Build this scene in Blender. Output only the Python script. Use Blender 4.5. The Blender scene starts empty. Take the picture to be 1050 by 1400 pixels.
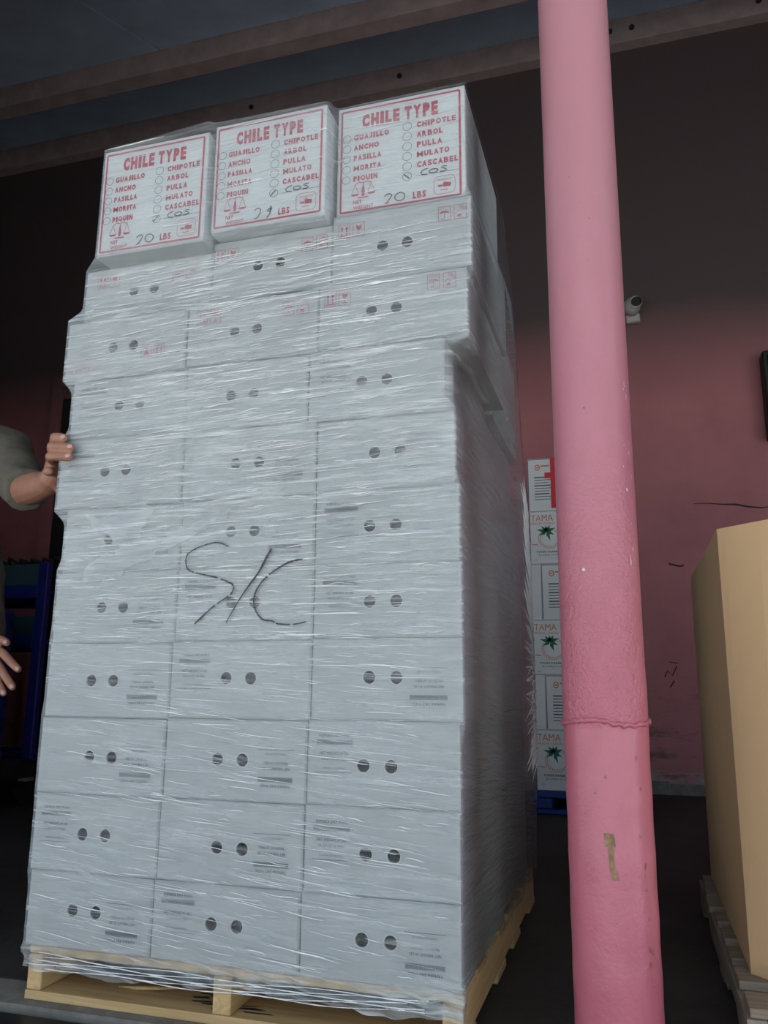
import bpy, bmesh, math, random
import numpy as np
from mathutils import Vector, Matrix
from mathutils.geometry import delaunay_2d_cdt
random.seed(7); rng = np.random.default_rng(7)
SC = bpy.context.scene
COL = SC.collection
PI = math.pi

# ------------------------------------------------------------------ camera
cam = bpy.data.cameras.new('camera'); camo = bpy.data.objects.new('camera', cam); COL.objects.link(camo)
cam.sensor_fit = 'HORIZONTAL'; cam.sensor_width = 36.0; cam.lens = 1113.5 * 36.0 / 1050.0
cam.clip_start = 0.05; cam.clip_end = 300
YAW, PITCH, ROLL = 0.292297, 0.206790, 0.008104
f = Vector((-math.sin(YAW)*math.cos(PITCH), math.cos(YAW)*math.cos(PITCH), math.sin(PITCH)))
r = Vector((math.cos(YAW), math.sin(YAW), 0)); u = r.cross(f)
r2 = math.cos(ROLL)*r + math.sin(ROLL)*u; u2 = -math.sin(ROLL)*r + math.cos(ROLL)*u
camo.matrix_world = Matrix(((r2.x, u2.x, -f.x, 0.8611), (r2.y, u2.y, -f.y, -1.7112), (r2.z, u2.z, -f.z, 0.7054), (0, 0, 0, 1)))
SC.camera = camo
# ------------------------------------------------------------------ sky, exposure
w = bpy.data.worlds.new('overcast_sky'); SC.world = w; w.use_nodes = True
bg = w.node_tree.nodes['Background']; bg.inputs[0].default_value = (0.755, 0.885, 1.0, 1); bg.inputs[1].default_value = 0.80
# clear sun high behind the building: the dock front stands in open shade, the yard beyond is sunlit
sun = bpy.data.lights.new('sun', 'SUN'); sun.energy = 17.0; sun.angle = math.radians(0.6); sun.color = (1.0, 0.98, 0.95)
suno = bpy.data.objects.new('sun', sun); COL.objects.link(suno)
suno.rotation_euler = Vector((-0.12, -1.0, -1.6)).to_track_quat('-Z', 'Y').to_euler()
vs = SC.view_settings
SC.display_settings.display_device = 'sRGB'
vs.view_transform = 'Standard'; vs.look = 'None'; vs.gamma = 1.0; vs.use_curve_mapping = False; vs.exposure = 0.50

# ------------------------------------------------------------------ helpers
def tag(o, label=None, cat=None, group=None, kind=None):
    if label: o['label'] = label
    if cat: o['category'] = cat
    if group: o['group'] = group
    if kind: o['kind'] = kind
    return o
def empty(name, loc=(0, 0, 0), parent=None):
    o = bpy.data.objects.new(name, None); COL.objects.link(o); o.location = loc; o.empty_display_size = .1
    if parent: o.parent = parent
    return o
class MB:
    def __init__(s): s.v = []; s.f = []
    def add(s, v, f):
        b = len(s.v); s.v += [tuple(p) for p in v]; s.f += [tuple(b+i for i in q) for q in f]; return s
    def box(s, lo, hi, M=None, ch=0.0):
        (x0, y0, z0), (x1, y1, z1) = lo, hi
        if ch <= 0:
            v = [(x, y, z) for z in (z0, z1) for y in (y0, y1) for x in (x0, x1)]
            fc = [(0, 2, 3, 1), (4, 5, 7, 6), (0, 1, 5, 4), (2, 6, 7, 3), (0, 4, 6, 2), (1, 3, 7, 5)]
        else:
            bm = bmesh.new(); bmesh.ops.create_cube(bm, size=1)
            for q in bm.verts: q.co = Vector(((x0+x1)/2+q.co.x*(x1-x0), (y0+y1)/2+q.co.y*(y1-y0), (z0+z1)/2+q.co.z*(z1-z0)))
            bmesh.ops.bevel(bm, geom=bm.edges[:], offset=ch, segments=1, affect='EDGES')
            bm.verts.index_update(); v = [q.co.copy() for q in bm.verts]; fc = [tuple(x.index for x in g.verts) for g in bm.faces]; bm.free()
        if M: v = [M @ Vector(p) for p in v]
        return s.add(v, fc)
    def tube(s, pts, rad, n=10, caps=True):
        pts = [Vector(p) for p in pts]; m = len(pts)
        if not hasattr(rad, '__len__'): rad = [rad]*m
        v = []; prev = None
        for i, p in enumerate(pts):
            t = (pts[min(i+1, m-1)]-pts[max(i-1, 0)]).normalized()
            if prev is None:
                a = Vector((0, 0, 1)) if abs(t.z) < .9 else Vector((1, 0, 0)); prev = (a-t*a.dot(t)).normalized()
            else: prev = (prev-t*prev.dot(t)).normalized()
            b = t.cross(prev)
            v += [p+rad[i]*(math.cos(2*PI*k/n)*prev+math.sin(2*PI*k/n)*b) for k in range(n)]
        fc = [(i*n+k, i*n+(k+1) % n, (i+1)*n+(k+1) % n, (i+1)*n+k) for i in range(m-1) for k in range(n)]
        if caps: fc += [tuple(range(n))[::-1], tuple((m-1)*n+k for k in range(n))]
        return s.add(v, fc)
    def ball(s, c, rx, ry=None, rz=None, nu=12, nv=8, R=None):
        ry = ry or rx; rz = rz or rx; v = [(0, 0, -1)]
        for j in range(1, nv):
            t = -PI/2+PI*j/nv
            v += [(math.cos(t)*math.cos(2*PI*k/nu), math.cos(t)*math.sin(2*PI*k/nu), math.sin(t)) for k in range(nu)]
        v.append((0, 0, 1)); L = len(v)-1
        fc = [(0, 1+(k+1) % nu, 1+k) for k in range(nu)]
        for j in range(nv-2): fc += [(1+j*nu+k, 1+j*nu+(k+1) % nu, 1+(j+1)*nu+(k+1) % nu, 1+(j+1)*nu+k) for k in range(nu)]
        fc += [(1+(nv-2)*nu+k, 1+(nv-2)*nu+(k+1) % nu, L) for k in range(nu)]
        q = [Vector((a*rx, b*ry, d*rz)) for a, b, d in v]
        if R: q = [R @ a for a in q]
        return s.add([a+Vector(c) for a in q], fc)
    def lathe(s, prof, c=(0, 0, 0), n=32):
        v = []
        for rr, z in prof: v += [(c[0]+rr*math.cos(2*PI*k/n), c[1]+rr*math.sin(2*PI*k/n), c[2]+z) for k in range(n)]
        fc = [(i*n+k, i*n+(k+1) % n, (i+1)*n+(k+1) % n, (i+1)*n+k) for i in range(len(prof)-1) for k in range(n)]
        return s.add(v, fc)
    def line2(s, pts, wd, y=0.0, closed=False):
        """a flat stroke in the plane y, following 2D points (x, z)"""
        P = [Vector((a, b)) for a, b in pts]; m = len(P); v = []
        for i in range(m):
            if closed: t = P[(i+1) % m]-P[i-1]
            else: t = P[min(i+1, m-1)]-P[max(i-1, 0)]
            t = t.normalized() if t.length > 1e-9 else Vector((1, 0)); nn = Vector((-t.y, t.x))
            ww = wd[i] if hasattr(wd, '__len__') else wd
            for sg in (1, -1): q = P[i]+nn*ww*.5*sg; v.append((q.x, y, q.y))
        rg = range(m if closed else m-1)
        return s.add(v, [(2*i, 2*((i+1) % m), 2*((i+1) % m)+1, 2*i+1) for i in rg])
    def poly2(s, pts, y=0.0):
        return s.add([(a, y, b) for a, b in pts], [tuple(range(len(pts)))])
    def mesh(s, name, mats, smooth=False):
        me = bpy.data.meshes.new(name); me.from_pydata([tuple(p) for p in s.v], [], s.f)
        for m in (mats if isinstance(mats, (list, tuple)) else [mats]): me.materials.append(m)
        if smooth: me.polygons.foreach_set('use_smooth', [True]*len(me.polygons))
        me.update(); return me
    def build(s, name, mats, parent=None, smooth=False, loc=None):
        return link(name, s.mesh(name, mats, smooth), parent, loc)
def link(name, me, parent=None, loc=None):
    o = bpy.data.objects.new(name, me); COL.objects.link(o)
    if loc is not None: o.location = loc
    if parent: o.parent = parent
    return o
def recalc(me):
    bm = bmesh.new(); bm.from_mesh(me); bmesh.ops.recalc_face_normals(bm, faces=bm.faces[:]); bm.to_mesh(me); bm.free()

class NT:
    """small node helper"""
    def __init__(s, name):
        s.m = bpy.data.materials.new(name); s.m.use_nodes = True; s.t = s.m.node_tree; s.n = s.t.nodes
        s.p = s.n['Principled BSDF']; s.out = s.n['Material Output']; s.tc = s.n.new('ShaderNodeTexCoord')
    def L(s, a, b): s.t.links.new(a, b)
    def mp(s, scale, rot=(0, 0, 0), loc=(0, 0, 0), src=None):
        n = s.n.new('ShaderNodeMapping'); n.inputs['Scale'].default_value = scale; n.inputs['Rotation'].default_value = rot; n.inputs['Location'].default_value = loc
        s.L(src or s.tc.outputs['Object'], n.inputs['Vector']); return n.outputs[0]
    def noise(s, vec, scale=1, det=3, rough=.55, dist=0):
        n = s.n.new('ShaderNodeTexNoise'); n.inputs['Scale'].default_value = scale; n.inputs['Detail'].default_value = det
        n.inputs['Roughness'].default_value = rough; n.inputs['Distortion'].default_value = dist; s.L(vec, n.inputs['Vector']); return n.outputs['Fac']
    def ramp(s, fac, stops):
        n = s.n.new('ShaderNodeValToRGB'); e = n.color_ramp.elements
        while len(e) < len(stops): e.new(.5)
        for q, (p, c) in zip(e, stops):
            q.position = p; q.color = (c, c, c, 1) if not hasattr(c, '__len__') else (*c, 1)
        s.L(fac, n.inputs[0]); return n.outputs[0]
    def math(s, op, a, b=None, clamp=False):
        n = s.n.new('ShaderNodeMath'); n.operation = op; n.use_clamp = clamp
        for i, x in enumerate((a, b)):
            if x is None: continue
            if isinstance(x, (int, float)): n.inputs[i].default_value = x
            else: s.L(x, n.inputs[i])
        return n.outputs[0]
    def mix(s, fac, a, b):
        n = s.n.new('ShaderNodeMix'); n.data_type = 'RGBA'
        for i, x in ((0, fac), (6, a), (7, b)):
            if isinstance(x, (int, float)): n.inputs[i].default_value = x
            elif isinstance(x, (tuple, list)): n.inputs[i].default_value = (*x, 1)
            else: s.L(x, n.inputs[i])
        return n.outputs[2]
    def bump(s, h, strength, dist=.002):
        n = s.n.new('ShaderNodeBump'); n.inputs['Strength'].default_value = strength; n.inputs['Distance'].default_value = dist
        s.L(h, n.inputs['Height']); return n.outputs[0]
def simple(name, col, rough=.6, var=.12, scale=9.0, stretch=(1, 1, 1), bump=.15, metal=0, spec=.5, det=5):
    t = NT(name); v = t.mp(stretch); nz = t.noise(v, scale, det, .6)
    c = t.mix(t.ramp(nz, [(.3, 0.0), (.7, 1.0)]), tuple(x*(1-var) for x in col), tuple(min(1, x*(1+var)) for x in col))
    t.L(c, t.p.inputs['Base Color']); t.p.inputs['Roughness'].default_value = rough; t.p.inputs['Metallic'].default_value = metal
    t.p.inputs['Specular IOR Level'].default_value = spec
    if bump: t.L(t.bump(nz, bump, .002), t.p.inputs['Normal'])
    return t.m

# ------------------------------------------------------------------ materials
def pink_wall():
    t = NT('pink_painted_wall'); big = t.noise(t.mp((1, 1, 1)), 1.6, 5, .65); fine = t.noise(t.mp((1, 1, 1)), 22, 4)
    c = t.mix(t.ramp(big, [(.3, 0), (.7, 1)]), (.36, .125, .14), (.47, .175, .19))
    sep = t.n.new('ShaderNodeSeparateXYZ'); t.L(t.tc.outputs['Object'], sep.inputs[0])
    low = t.ramp(sep.outputs[2], [(0.0, 1), (.11, .95), (.17, .12), (1, 0)])       # scuffed dirty foot of the wall
    sc = t.noise(t.mp((3, 3, 9)), 3, 6, .75)
    g = t.math('MULTIPLY', low, t.ramp(sc, [(.40, 0), (.56, 1)]))
    c = t.mix(g, c, (.33, .30, .28))
    mid = t.ramp(sep.outputs[2], [(0, 1), (.55, .9), (.9, 0), (1, 0)])
    blk = t.math('MULTIPLY', mid, t.ramp(t.noise(t.mp((1.2, 1, 4.5)), 2.2, 7, .7), [(.55, 0), (.66, .8)]))
    c = t.mix(blk, c, (.09, .05, .05))
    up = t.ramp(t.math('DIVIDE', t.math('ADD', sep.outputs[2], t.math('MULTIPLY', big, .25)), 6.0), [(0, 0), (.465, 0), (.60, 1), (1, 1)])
    c = t.mix(up, c, (.060, .043, .047))          # colour darkens above head height
    t.L(c, t.p.inputs['Base Color']); t.p.inputs['Roughness'].default_value = .62
    t.L(t.bump(fine, .25, .004), t.p.inputs['Normal']); return t.m
def pillar_paint():
    t = NT('pink_gloss_paint'); nz = t.noise(t.mp((1, 1, .6)), 14, 5, .65)
    c = t.mix(t.ramp(nz, [(.35, 0), (.65, 1)]), (.50, .128, .185), (.56, .150, .215))
    sep = t.n.new('ShaderNodeSeparateXYZ'); t.L(t.tc.outputs['Object'], sep.inputs[0])
    veil = t.ramp(t.math('ADD', t.math('DIVIDE', sep.outputs[2], 3.0), t.math('MULTIPLY', nz, .08)), [(0, 0), (.25, .05), (.62, .85), (1, 1)])   # veil and gloss wash put into the colour, paler higher up
    c = t.mix(veil, c, (.52, .25, .30))
    chip = t.ramp(t.noise(t.mp((1, 1, .7)), 55, 4, .7), [(.71, 0), (.735, 1)])
    big = t.ramp(t.noise(t.mp((1, 1, .5)), 6, 4), [(.45, 0), (.6, 1)])
    chip = t.math('MULTIPLY', chip, big)
    c = t.mix(chip, c, (.30, .09, .10))
    t.L(c, t.p.inputs['Base Color']); t.p.inputs['Roughness'].default_value = .30; t.p.inputs['Specular IOR Level'].default_value = .6
    rgh = t.noise(t.mp((1, 1, 1)), 120, 3, .6); lump = t.noise(t.mp((1, 1, .8)), 30, 3, .6)
    zm = t.ramp(t.math('DIVIDE', sep.outputs[2], 2.0), [(.0, .15), (.31, .2), (.325, 1), (.42, 1), (.62, .15), (1, .05)])
    h = t.math('MULTIPLY', t.math('ADD', rgh, lump), zm)
    t.L(t.bump(h, .9, .005), t.p.inputs['Normal']); return t.m
def carton_white(name='white_carton_board', k=1.0):
    t = NT(name); nz = t.noise(t.mp((1, 1, 1)), 5, 5, .6); fl = t.noise(t.mp((1, 1, 30)), 6, 2)
    c = t.mix(t.ramp(nz, [(.3, 0), (.7, 1)]), (.47*k, .495*k, .505*k), (.57*k, .59*k, .59*k))
    c = t.mix(t.math('MULTIPLY', fl, .12), c, (.52, .53, .54))
    t.L(c, t.p.inputs['Base Color']); t.p.inputs['Roughness'].default_value = .55; t.p.inputs['Specular IOR Level'].default_value = .3
    t.L(t.bump(nz, .12, .003), t.p.inputs['Normal']); return t.m
def film_mat(name='clear_stretch_film', extra=0.0):
    t = NT(name)
    sep = t.n.new('ShaderNodeSeparateXYZ'); t.L(t.tc.outputs['Object'], sep.inputs[0]); X, Y, Z = sep.outputs
    along = t.math('ADD', X, Y)
    def streak(tilt, sx, sz, scale, det, seed):
        z2 = t.math('ADD', Z, t.math('MULTIPLY', along, tilt)); cb = t.n.new('ShaderNodeCombineXYZ')
        wob = t.math('MULTIPLY', t.noise(t.mp((1, 1, 1), loc=(seed, 0, 0)), 2.2, 2), .05)
        t.L(t.math('MULTIPLY', along, sx), cb.inputs[0]); t.L(t.math('MULTIPLY', t.math('ADD', z2, wob), sz), cb.inputs[2]); cb.inputs[1].default_value = seed
        return t.noise(cb.outputs[0], scale, det, .6)
    a1 = streak(.10, 5.0, 85, 1, 4, 1.3); a2 = streak(-.035, 5.0, 95, 1, 4, 7.7); a3 = streak(.02, 8.0, 190, 1, 3, 3.1)
    sel = t.ramp(t.math('DIVIDE', Z, 2.2), [(0, 0), (.24, .05), (.42, 1), (1, 1)])
    mixn = t.n.new('ShaderNodeMix'); t.L(sel, mixn.inputs[0]); t.L(a1, mixn.inputs[2]); t.L(a2, mixn.inputs[3]); s = mixn.outputs[0]
    s = t.math('ADD', t.math('MULTIPLY', s, .72), t.math('MULTIPLY', a3, .28))
    # front of the roll: more layers of film lie over the upper half of the load than over the lower tiers
    layers = t.ramp(t.math('DIVIDE', Z, 2.2), [(0, .20), (.050, .20), (.056, .05), (.28, .07), (.40, .16), (.60, .23), (.70, .19), (.80, .14), (.83, .09), (.97, .10), (1, .12)])
    cloud = t.ramp(t.noise(t.mp((1.1, 1.1, 1.8)), 2.4, 3, .5), [(.36, .35), (.64, 1.45)])
    base = t.math('MULTIPLY', layers, cloud)
    st = t.math('MULTIPLY', t.ramp(s, [(.44, 0), (.54, .30), (.64, 1.0)]), t.ramp(t.math('DIVIDE', Z, 2.2), [(0, .75), (.28, .75), (.42, .95), (.79, .95), (.83, .32), (1, .32)]))
    haze = t.math('MULTIPLY', t.math('ADD', base, t.math('MULTIPLY', st, .50)), t.ramp(Y, [(0, 1), (.03, 1), (.09, .5), (1, .5)])); haze = t.math('ADD', haze, extra, True)
    bp = t.bump(s, 1.0, .010)
    p = t.p; p.inputs['Base Color'].default_value = (.80, .86, .89, 1); p.inputs['Roughness'].default_value = .30; p.inputs['Specular IOR Level'].default_value = .55
    t.L(bp, p.inputs['Normal'])
    tr = t.n.new('ShaderNodeBsdfTransparent'); tr.inputs[0].default_value = (.95, .965, .975, 1)
    m1 = t.n.new('ShaderNodeMixShader'); t.L(haze, m1.inputs[0]); t.L(tr.outputs[0], m1.inputs[1]); t.L(p.outputs[0], m1.inputs[2])
    gl = t.n.new('ShaderNodeBsdfGlossy'); gl.inputs['Roughness'].default_value = .16; gl.inputs[0].default_value = (.9, .95, 1, 1); t.L(bp, gl.inputs['Normal'])
    fr = t.n.new('ShaderNodeFresnel'); fr.inputs[0].default_value = 1.42; t.L(bp, fr.inputs['Normal'])
    m2 = t.n.new('ShaderNodeMixShader'); t.L(t.math('MULTIPLY', fr.outputs[0], .8, True), m2.inputs[0]); t.L(m1.outputs[0], m2.inputs[1]); t.L(gl.outputs[0], m2.inputs[2])
    t.L(m2.outputs[0], t.out.inputs[0]); return t.m
def wood(name, a, b, axis=1, rough=.65):
    t = NT(name); st = [18, 18, 18]; st[axis] = 1.1
    g = t.noise(t.mp(tuple(st)), 2.2, 6, .62, 1.2); big = t.noise(t.mp((2, 2, 2)), 2, 3)
    c = t.mix(t.ramp(g, [(.33, 0), (.66, 1)]), a, b); c = t.mix(t.ramp(big, [(.60, 0), (.75, .55)]), c, tuple(x*.45 for x in a))
    t.L(c, t.p.inputs['Base Color']); t.p.inputs['Roughness'].default_value = rough; t.L(t.bump(g, .3, .002), t.p.inputs['Normal']); return t.m
def floor_mat():
    t = NT('stained_dock_concrete'); n1 = t.noise(t.mp((1, 1, 1)), 2.5, 7, .65); n2 = t.noise(t.mp((1, 1, 1)), 38, 4, .6)
    c = t.mix(t.ramp(n1, [(.3, 0), (.7, 1)]), (.020, .0175, .016), (.055, .047, .042)); c = t.mix(t.ramp(n2, [(.66, 0), (.74, .4)]), c, (.14, .13, .12))
    t.L(c, t.p.inputs['Base Color']); t.p.inputs['Roughness'].default_value = .75; t.L(t.bump(n2, .4, .004), t.p.inputs['Normal']); return t.m
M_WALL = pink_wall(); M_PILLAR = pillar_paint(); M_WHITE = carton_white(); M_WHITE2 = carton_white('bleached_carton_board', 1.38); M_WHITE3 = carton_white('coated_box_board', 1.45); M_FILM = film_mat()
M_FLOOR = floor_mat()
M_EDGE = simple('worn_concrete_edge', (.20, .19, .175), .85, .35, 14, bump=.6)
M_YARD = simple('yard_concrete', (.34, .335, .32), .9, .3, 30, bump=.6)
M_ROOF = simple('teal_grey_roof_panel', (.48, .62, .78), .7, .12, 3, bump=.1)
M_BEAM = simple('rust_brown_beam', (.27, .205, .205), .7, .2, 6, bump=.2)
M_SIDE = simple('dark_side_wall', (.13, .10, .14), .8, .15, 3)
M_DARK = simple('dark_inside', (.012, .012, .014), .9, .2, 8, bump=0)
M_RIM = simple('cut_board_rim', (.66, .68, .68), .7, .05, 40, bump=0)
M_RED = simple('red_print_ink', (.50, .075, .11), .6, .12, 60, bump=0)
M_RED2 = simple('pale_red_print_ink', (.45, .035, .075), .6, .12, 60, bump=0)
M_GREYI = simple('grey_print_ink', (.11, .115, .15), .6, .15, 60, bump=0)
M_MARK = simple('black_marker_ink', (.035, .04, .05), .5, .2, 80, bump=0)
M_PINE = wood('new_pine', (.50, .33, .15), (.68, .49, .26), 0)
M_PINEY = wood('new_pine_lengthwise', (.50, .33, .15), (.68, .49, .26), 1)
M_OLDW = wood('weathered_pallet_wood', (.20, .165, .13), (.34, .29, .23), 1)
M_OLDX = wood('weathered_deck_wood', (.20, .16, .12), (.34, .28, .22), 0)
M_KRAFT = simple('brown_kraft_board', (.80, .545, .305), .75, .05, 4, (1, 1, .25), bump=.06)
M_BLUE = simple('blue_painted_steel', (.010, .016, .15), .45, .2, 8)
M_BLUEP = simple('blue_plastic', (.012, .040, .22), .4, .12, 8, bump=.05)
M_TEALP = simple('dark_teal_panel', (.020, .055, .075), .6, .15, 6)
M_BLACK = simple('black_plastic', (.012, .012, .013), .5, .2, 12)
M_SKIN = simple('brown_skin', (.36, .17, .115), .5, .12, 30, bump=.12)
M_NAIL = simple('fingernail', (.52, .33, .28), .35, .05, 40, bump=0)
M_SHIRT = simple('olive_grey_cotton', (.125, .112, .09), .9, .12, 24, bump=.3)
M_TROU = simple('dark_work_trousers', (.035, .037, .034), .9, .15, 20, bump=.3)
M_HAIR = simple('black_hair', (.015, .012, .011), .6, .3, 60, bump=.5)
M_SHOE = simple('dark_leather', (.03, .025, .022), .5, .2, 20)
M_GREY = simple('pale_grey_plastic', (.36, .36, .35), .45, .05, 10, bump=0)
M_GREEN = simple('green_print_ink', (.02, .16, .10), .6, .15, 60, bump=0)
M_ORANGE = simple('orange_print_ink', (.62, .20, .07), .6, .12, 60, bump=0)
M_BRED = simple('bright_red_card', (.60, .03, .04), .5, .1, 20, bump=0)
M_RUST = simple('bare_brown_scrape', (.30, .185, .11), .9, .4, 60, bump=.5)
M_CHIPW = simple('pale_chipped_paint', (.70, .60, .60), .7, .2, 60, bump=.3)
M_CRACK = simple('dark_crack', (.05, .025, .028), .9, .2, 40, bump=0)

# ------------------------------------------------------------------ structure
YW = 4.22                                     # back wall
RS, RZ = 0.431, 5.95                          # roof slope; height at the back wall
roof_z = lambda y: RZ-RS*(YW-y)
YE = -2.3                                     # eave of the canopy
def struct(o, label=None): o['kind'] = 'structure'; return tag(o, label)
fl = MB(); fl.box((-9, .10, -.3), (5.5, YW+.2, 0)); struct(fl.build('floor', M_FLOOR), 'dark stained concrete dock floor under the pallets')
e = MB(); e.box((-9, -.036, -.3), (5.5, .0995, 0), ch=.006); struct(e.build('trim_1', M_EDGE), 'worn pale concrete lip along the dock edge')
rbm = MB(); rbm.box((-2.1, -.26, -.34), (3.4, -.0365, -.012), ch=.012); struct(rbm.build('trim_3', M_BLACK), 'dark rubber bumper along the dock face')
dk = MB(); dk.box((-9, -.035, -1.25), (5.5, .2, -.302)); struct(dk.build('wall_dock_face', M_SIDE), 'dark face of the loading dock below its edge')
g = MB(); g.box((-60, -80, -1.15), (60, -.0355, -.95)); struct(g.build('ground', M_YARD), 'sunlit concrete yard in front of the dock')
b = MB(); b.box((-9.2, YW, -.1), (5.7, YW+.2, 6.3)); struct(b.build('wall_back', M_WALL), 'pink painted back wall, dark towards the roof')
for s, x in (('left', -9.2), ('right', 5.5)):
    bm = MB(); v = []
    for xx in (x, x+.2): v += [(xx, -.06, -.1), (xx, YW, -.1), (xx, YW, roof_z(YW)+.1), (xx, -.06, roof_z(-.06)+.1)]
    bm.add(v, [(0, 1, 2, 3), (7, 6, 5, 4), (0, 4, 5, 1), (1, 5, 6, 2), (2, 6, 7, 3), (3, 7, 4, 0)])
    struct(bm.build('wall_'+s, M_SIDE))
bm = MB(); bm.box((-9.2, -.06, -.1), (-2.15, .12, 4.08)); struct(bm.build('wall_blocker_left', M_SIDE), 'unseen front wall added to shade the left interior')  # unseen wall segment added to keep light off the left interior
ceil = empty('ceiling', (0, 0, 0)); struct(ceil, 'sloping canopy roof of dark teal panels between brown beams')
def slab(x0, x1, y0, y1, t, off=0.0):
    v = [(x, y, roof_z(y)+off+dz) for dz in (0, t) for y in (y0, y1) for x in (x0, x1)]
    return MB().add(v, [(0, 2, 3, 1), (4, 5, 7, 6), (0, 1, 5, 4), (2, 6, 7, 3), (0, 4, 6, 2), (1, 3, 7, 5)])
slab(-9.3, 5.8, YE, YW+.2, .05, .05).build('roof_deck', M_DARK, ceil)
bays = [YE, -.25, 1.32, 2.90, YW]
for i in range(4):
    off = [0.0, .0, -.02, -.10][i]; x = -9.2+off
    while x < 5.6:
        slab(x+.008, min(x+1.72, 5.7)-.008, bays[i]+.004, bays[i+1]-.004, .03, .012+rng.uniform(0, .006)).build('roof_panel', M_ROOF, ceil)
        x += 1.72-(.025 if i == 3 else 0)
for y in bays[:4]:
    bm = MB(); zz = roof_z(y)
    bm.box((-9.1, y, zz-.15), (5.4, y+.06, zz+.03)); bm.box((-9.1, y-.015, zz-.185), (5.4, y+.11, zz-.165)); bm.box((-9.1, y+.02, zz-.165), (5.4, y+.045, zz-.15))
    bm.build('beam', M_BEAM, ceil)
bm = MB(); bm.box((-9.1, YW-.05, RZ-.23), (5.4, YW-.002, RZ-.01)); bm.box((-9.1, YW-.10, RZ-.275), (5.4, YW-.002, RZ-.255))
lb = bm.build('ledger_beam', M_BEAM, ceil)
for x in (.55, .72, .95, 1.12, 2.05, 2.6, -.8, -2.2):
    MB().tube([(x, YW-.051, RZ-.12), (x, YW-.066, RZ-.12)], .022, 8).build('bolt', M_DARK, lb)
# dark panel in a pink frame at the far left of the back wall
d1 = empty('dark_panel_1', (-3.95, YW, 0)); struct(d1, 'dark panel in a pink frame on the back wall left of the stack')
MB().box((0, -.05, 0), (2.3, -.005, 3.2)).build('panel_leaf', M_DARK, d1); MB().box((-.11, -.07, 0), (-.005, -.003, 3.3)).build('panel_jamb', M_WALL, d1)
MB().box((2.305, -.07, 0), (2.41, -.003, 3.3)).build('panel_jamb', M_WALL, d1); MB().box((-.11, -.07, 3.302), (2.41, -.003, 3.41)).build('panel_head', M_WALL, d1)
# thin baseboard of peeling plaster and the marks on the wall
tb = MB()
for i in range(60):
    x = -1.7+i*.12; tb.box((x, YW-.012, 0), (x+.118, YW-.001, .05+.035*rng.random()))
struct(tb.build('baseboard_back', M_EDGE), 'chipped grey plaster along the foot of the pink wall')
cr = MB()
cr.line2([(1.33, 1.945), (1.42, 1.943), (1.52, 1.93), (1.60, 1.925), (1.68, 1.905), (1.76, 1.893), (1.83, 1.90)], [.004, .006, .01, .014, .012, .01, .003], YW-.002)
cr.line2([(1.14, 1.53), (1.21, 1.51), (1.24, 1.515)], .012, YW-.002)
cr.line2([(.42, 4.4), (.41, 3.9), (.43, 3.3), (.42, 2.9)], .010, YW-.002)
cr.line2([(1.07, .76), (1.09, .80), (1.12, .77), (1.15, .83)], .009, YW-.002); cr.line2([(1.10, .86), (1.16, .85)], .006, YW-.002); cr.line2([(1.10, .69), (1.13, .735)], .009, YW-.002)
struct(cr.build('trim_2', M_CRACK), 'dark cracks and scuffs on the pink back wall')

# round pink pillar
PX, PY, PR = .803, .07, .0835
pil = empty('pillar', (PX, PY, 0)); struct(pil, 'pink painted round steel pillar in front of the wall, with a weld seam')
pr = roof_z(PY)
prof = [(PR, 0)]+[(PR+.0006*math.sin(i*1.7), .02+.03*i) for i in range(20)]+[(PR+.001, .625), (PR+.0015, .70)]+[(PR-.0005*i/10, .75+(pr-.75)*i/10) for i in range(11)]
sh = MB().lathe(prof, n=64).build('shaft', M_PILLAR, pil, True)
n = 72; wb = MB(); ring = []
for k in range(n):
    a = 2*PI*k/n; zz = .632+.0035*math.sin(a*3+1)+.0016*rng.standard_normal()
    ring.append((a, zz, .0045+.0022*rng.random()))
vv = []; ff = []
for a, zz, rr in ring:
    for j in range(6): q = 2*PI*j/6; R_ = PR+.001+rr*math.cos(q); vv.append((R_*math.cos(a), R_*math.sin(a), zz+rr*math.sin(q)))
for k in range(n):
    for j in range(6): ff.append((k*6+j, ((k+1) % n)*6+j, ((k+1) % n)*6+(j+1) % 6, k*6+(j+1) % 6))
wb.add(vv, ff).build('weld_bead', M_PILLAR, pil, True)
def on_pillar(name, pts, mat, rr=PR+.0016):
    """flat chip wrapped on the pillar: points (angle from the camera-facing line, z)"""
    ctr = (sum(p[0] for p in pts)/len(pts), sum(p[1] for p in pts)/len(pts)); a0 = -1.603
    P = [ctr]+pts; v = [((rr)*math.cos(a0+a), rr*math.sin(a0+a), z) for a, z in P]; m = len(pts)
    return MB().add(v, [(0, 1+i, 1+(i+1) % m) for i in range(m)]).build(name, mat, pil)
def blob(cx, cz, sx, sz, k=9): return [(cx+sx*math.cos(2*PI*i/k)*(.6+.5*rng.random()), cz+sz*math.sin(2*PI*i/k)*(.6+.5*rng.random())) for i in range(k)]
for z0, z1, a0, a1, w0 in ((.428, .404, .02, .06, .11), (.404, .365, .05, .07, .06), (.365, .345, .08, .14, .07)):
    on_pillar('scrape', [(a0-w0, z0), (a0+w0, z0), (a1+w0, z1), (a1-w0, z1)], M_RUST)
for i in range(11): on_pillar('chip', blob(.92+.10*rng.standard_normal(), .12+.46*rng.random(), .012+.022*rng.random(), .002+.006*rng.random()), M_RUST)
for i in range(16): on_pillar('chip', blob(1.06+.07*rng.standard_normal(), .88+.50*rng.random(), .012+.02*rng.random(), .002+.013*rng.random()**2), M_CHIPW)
on_pillar('chip', blob(-.28, .935, .05, .005), M_CHIPW)
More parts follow.
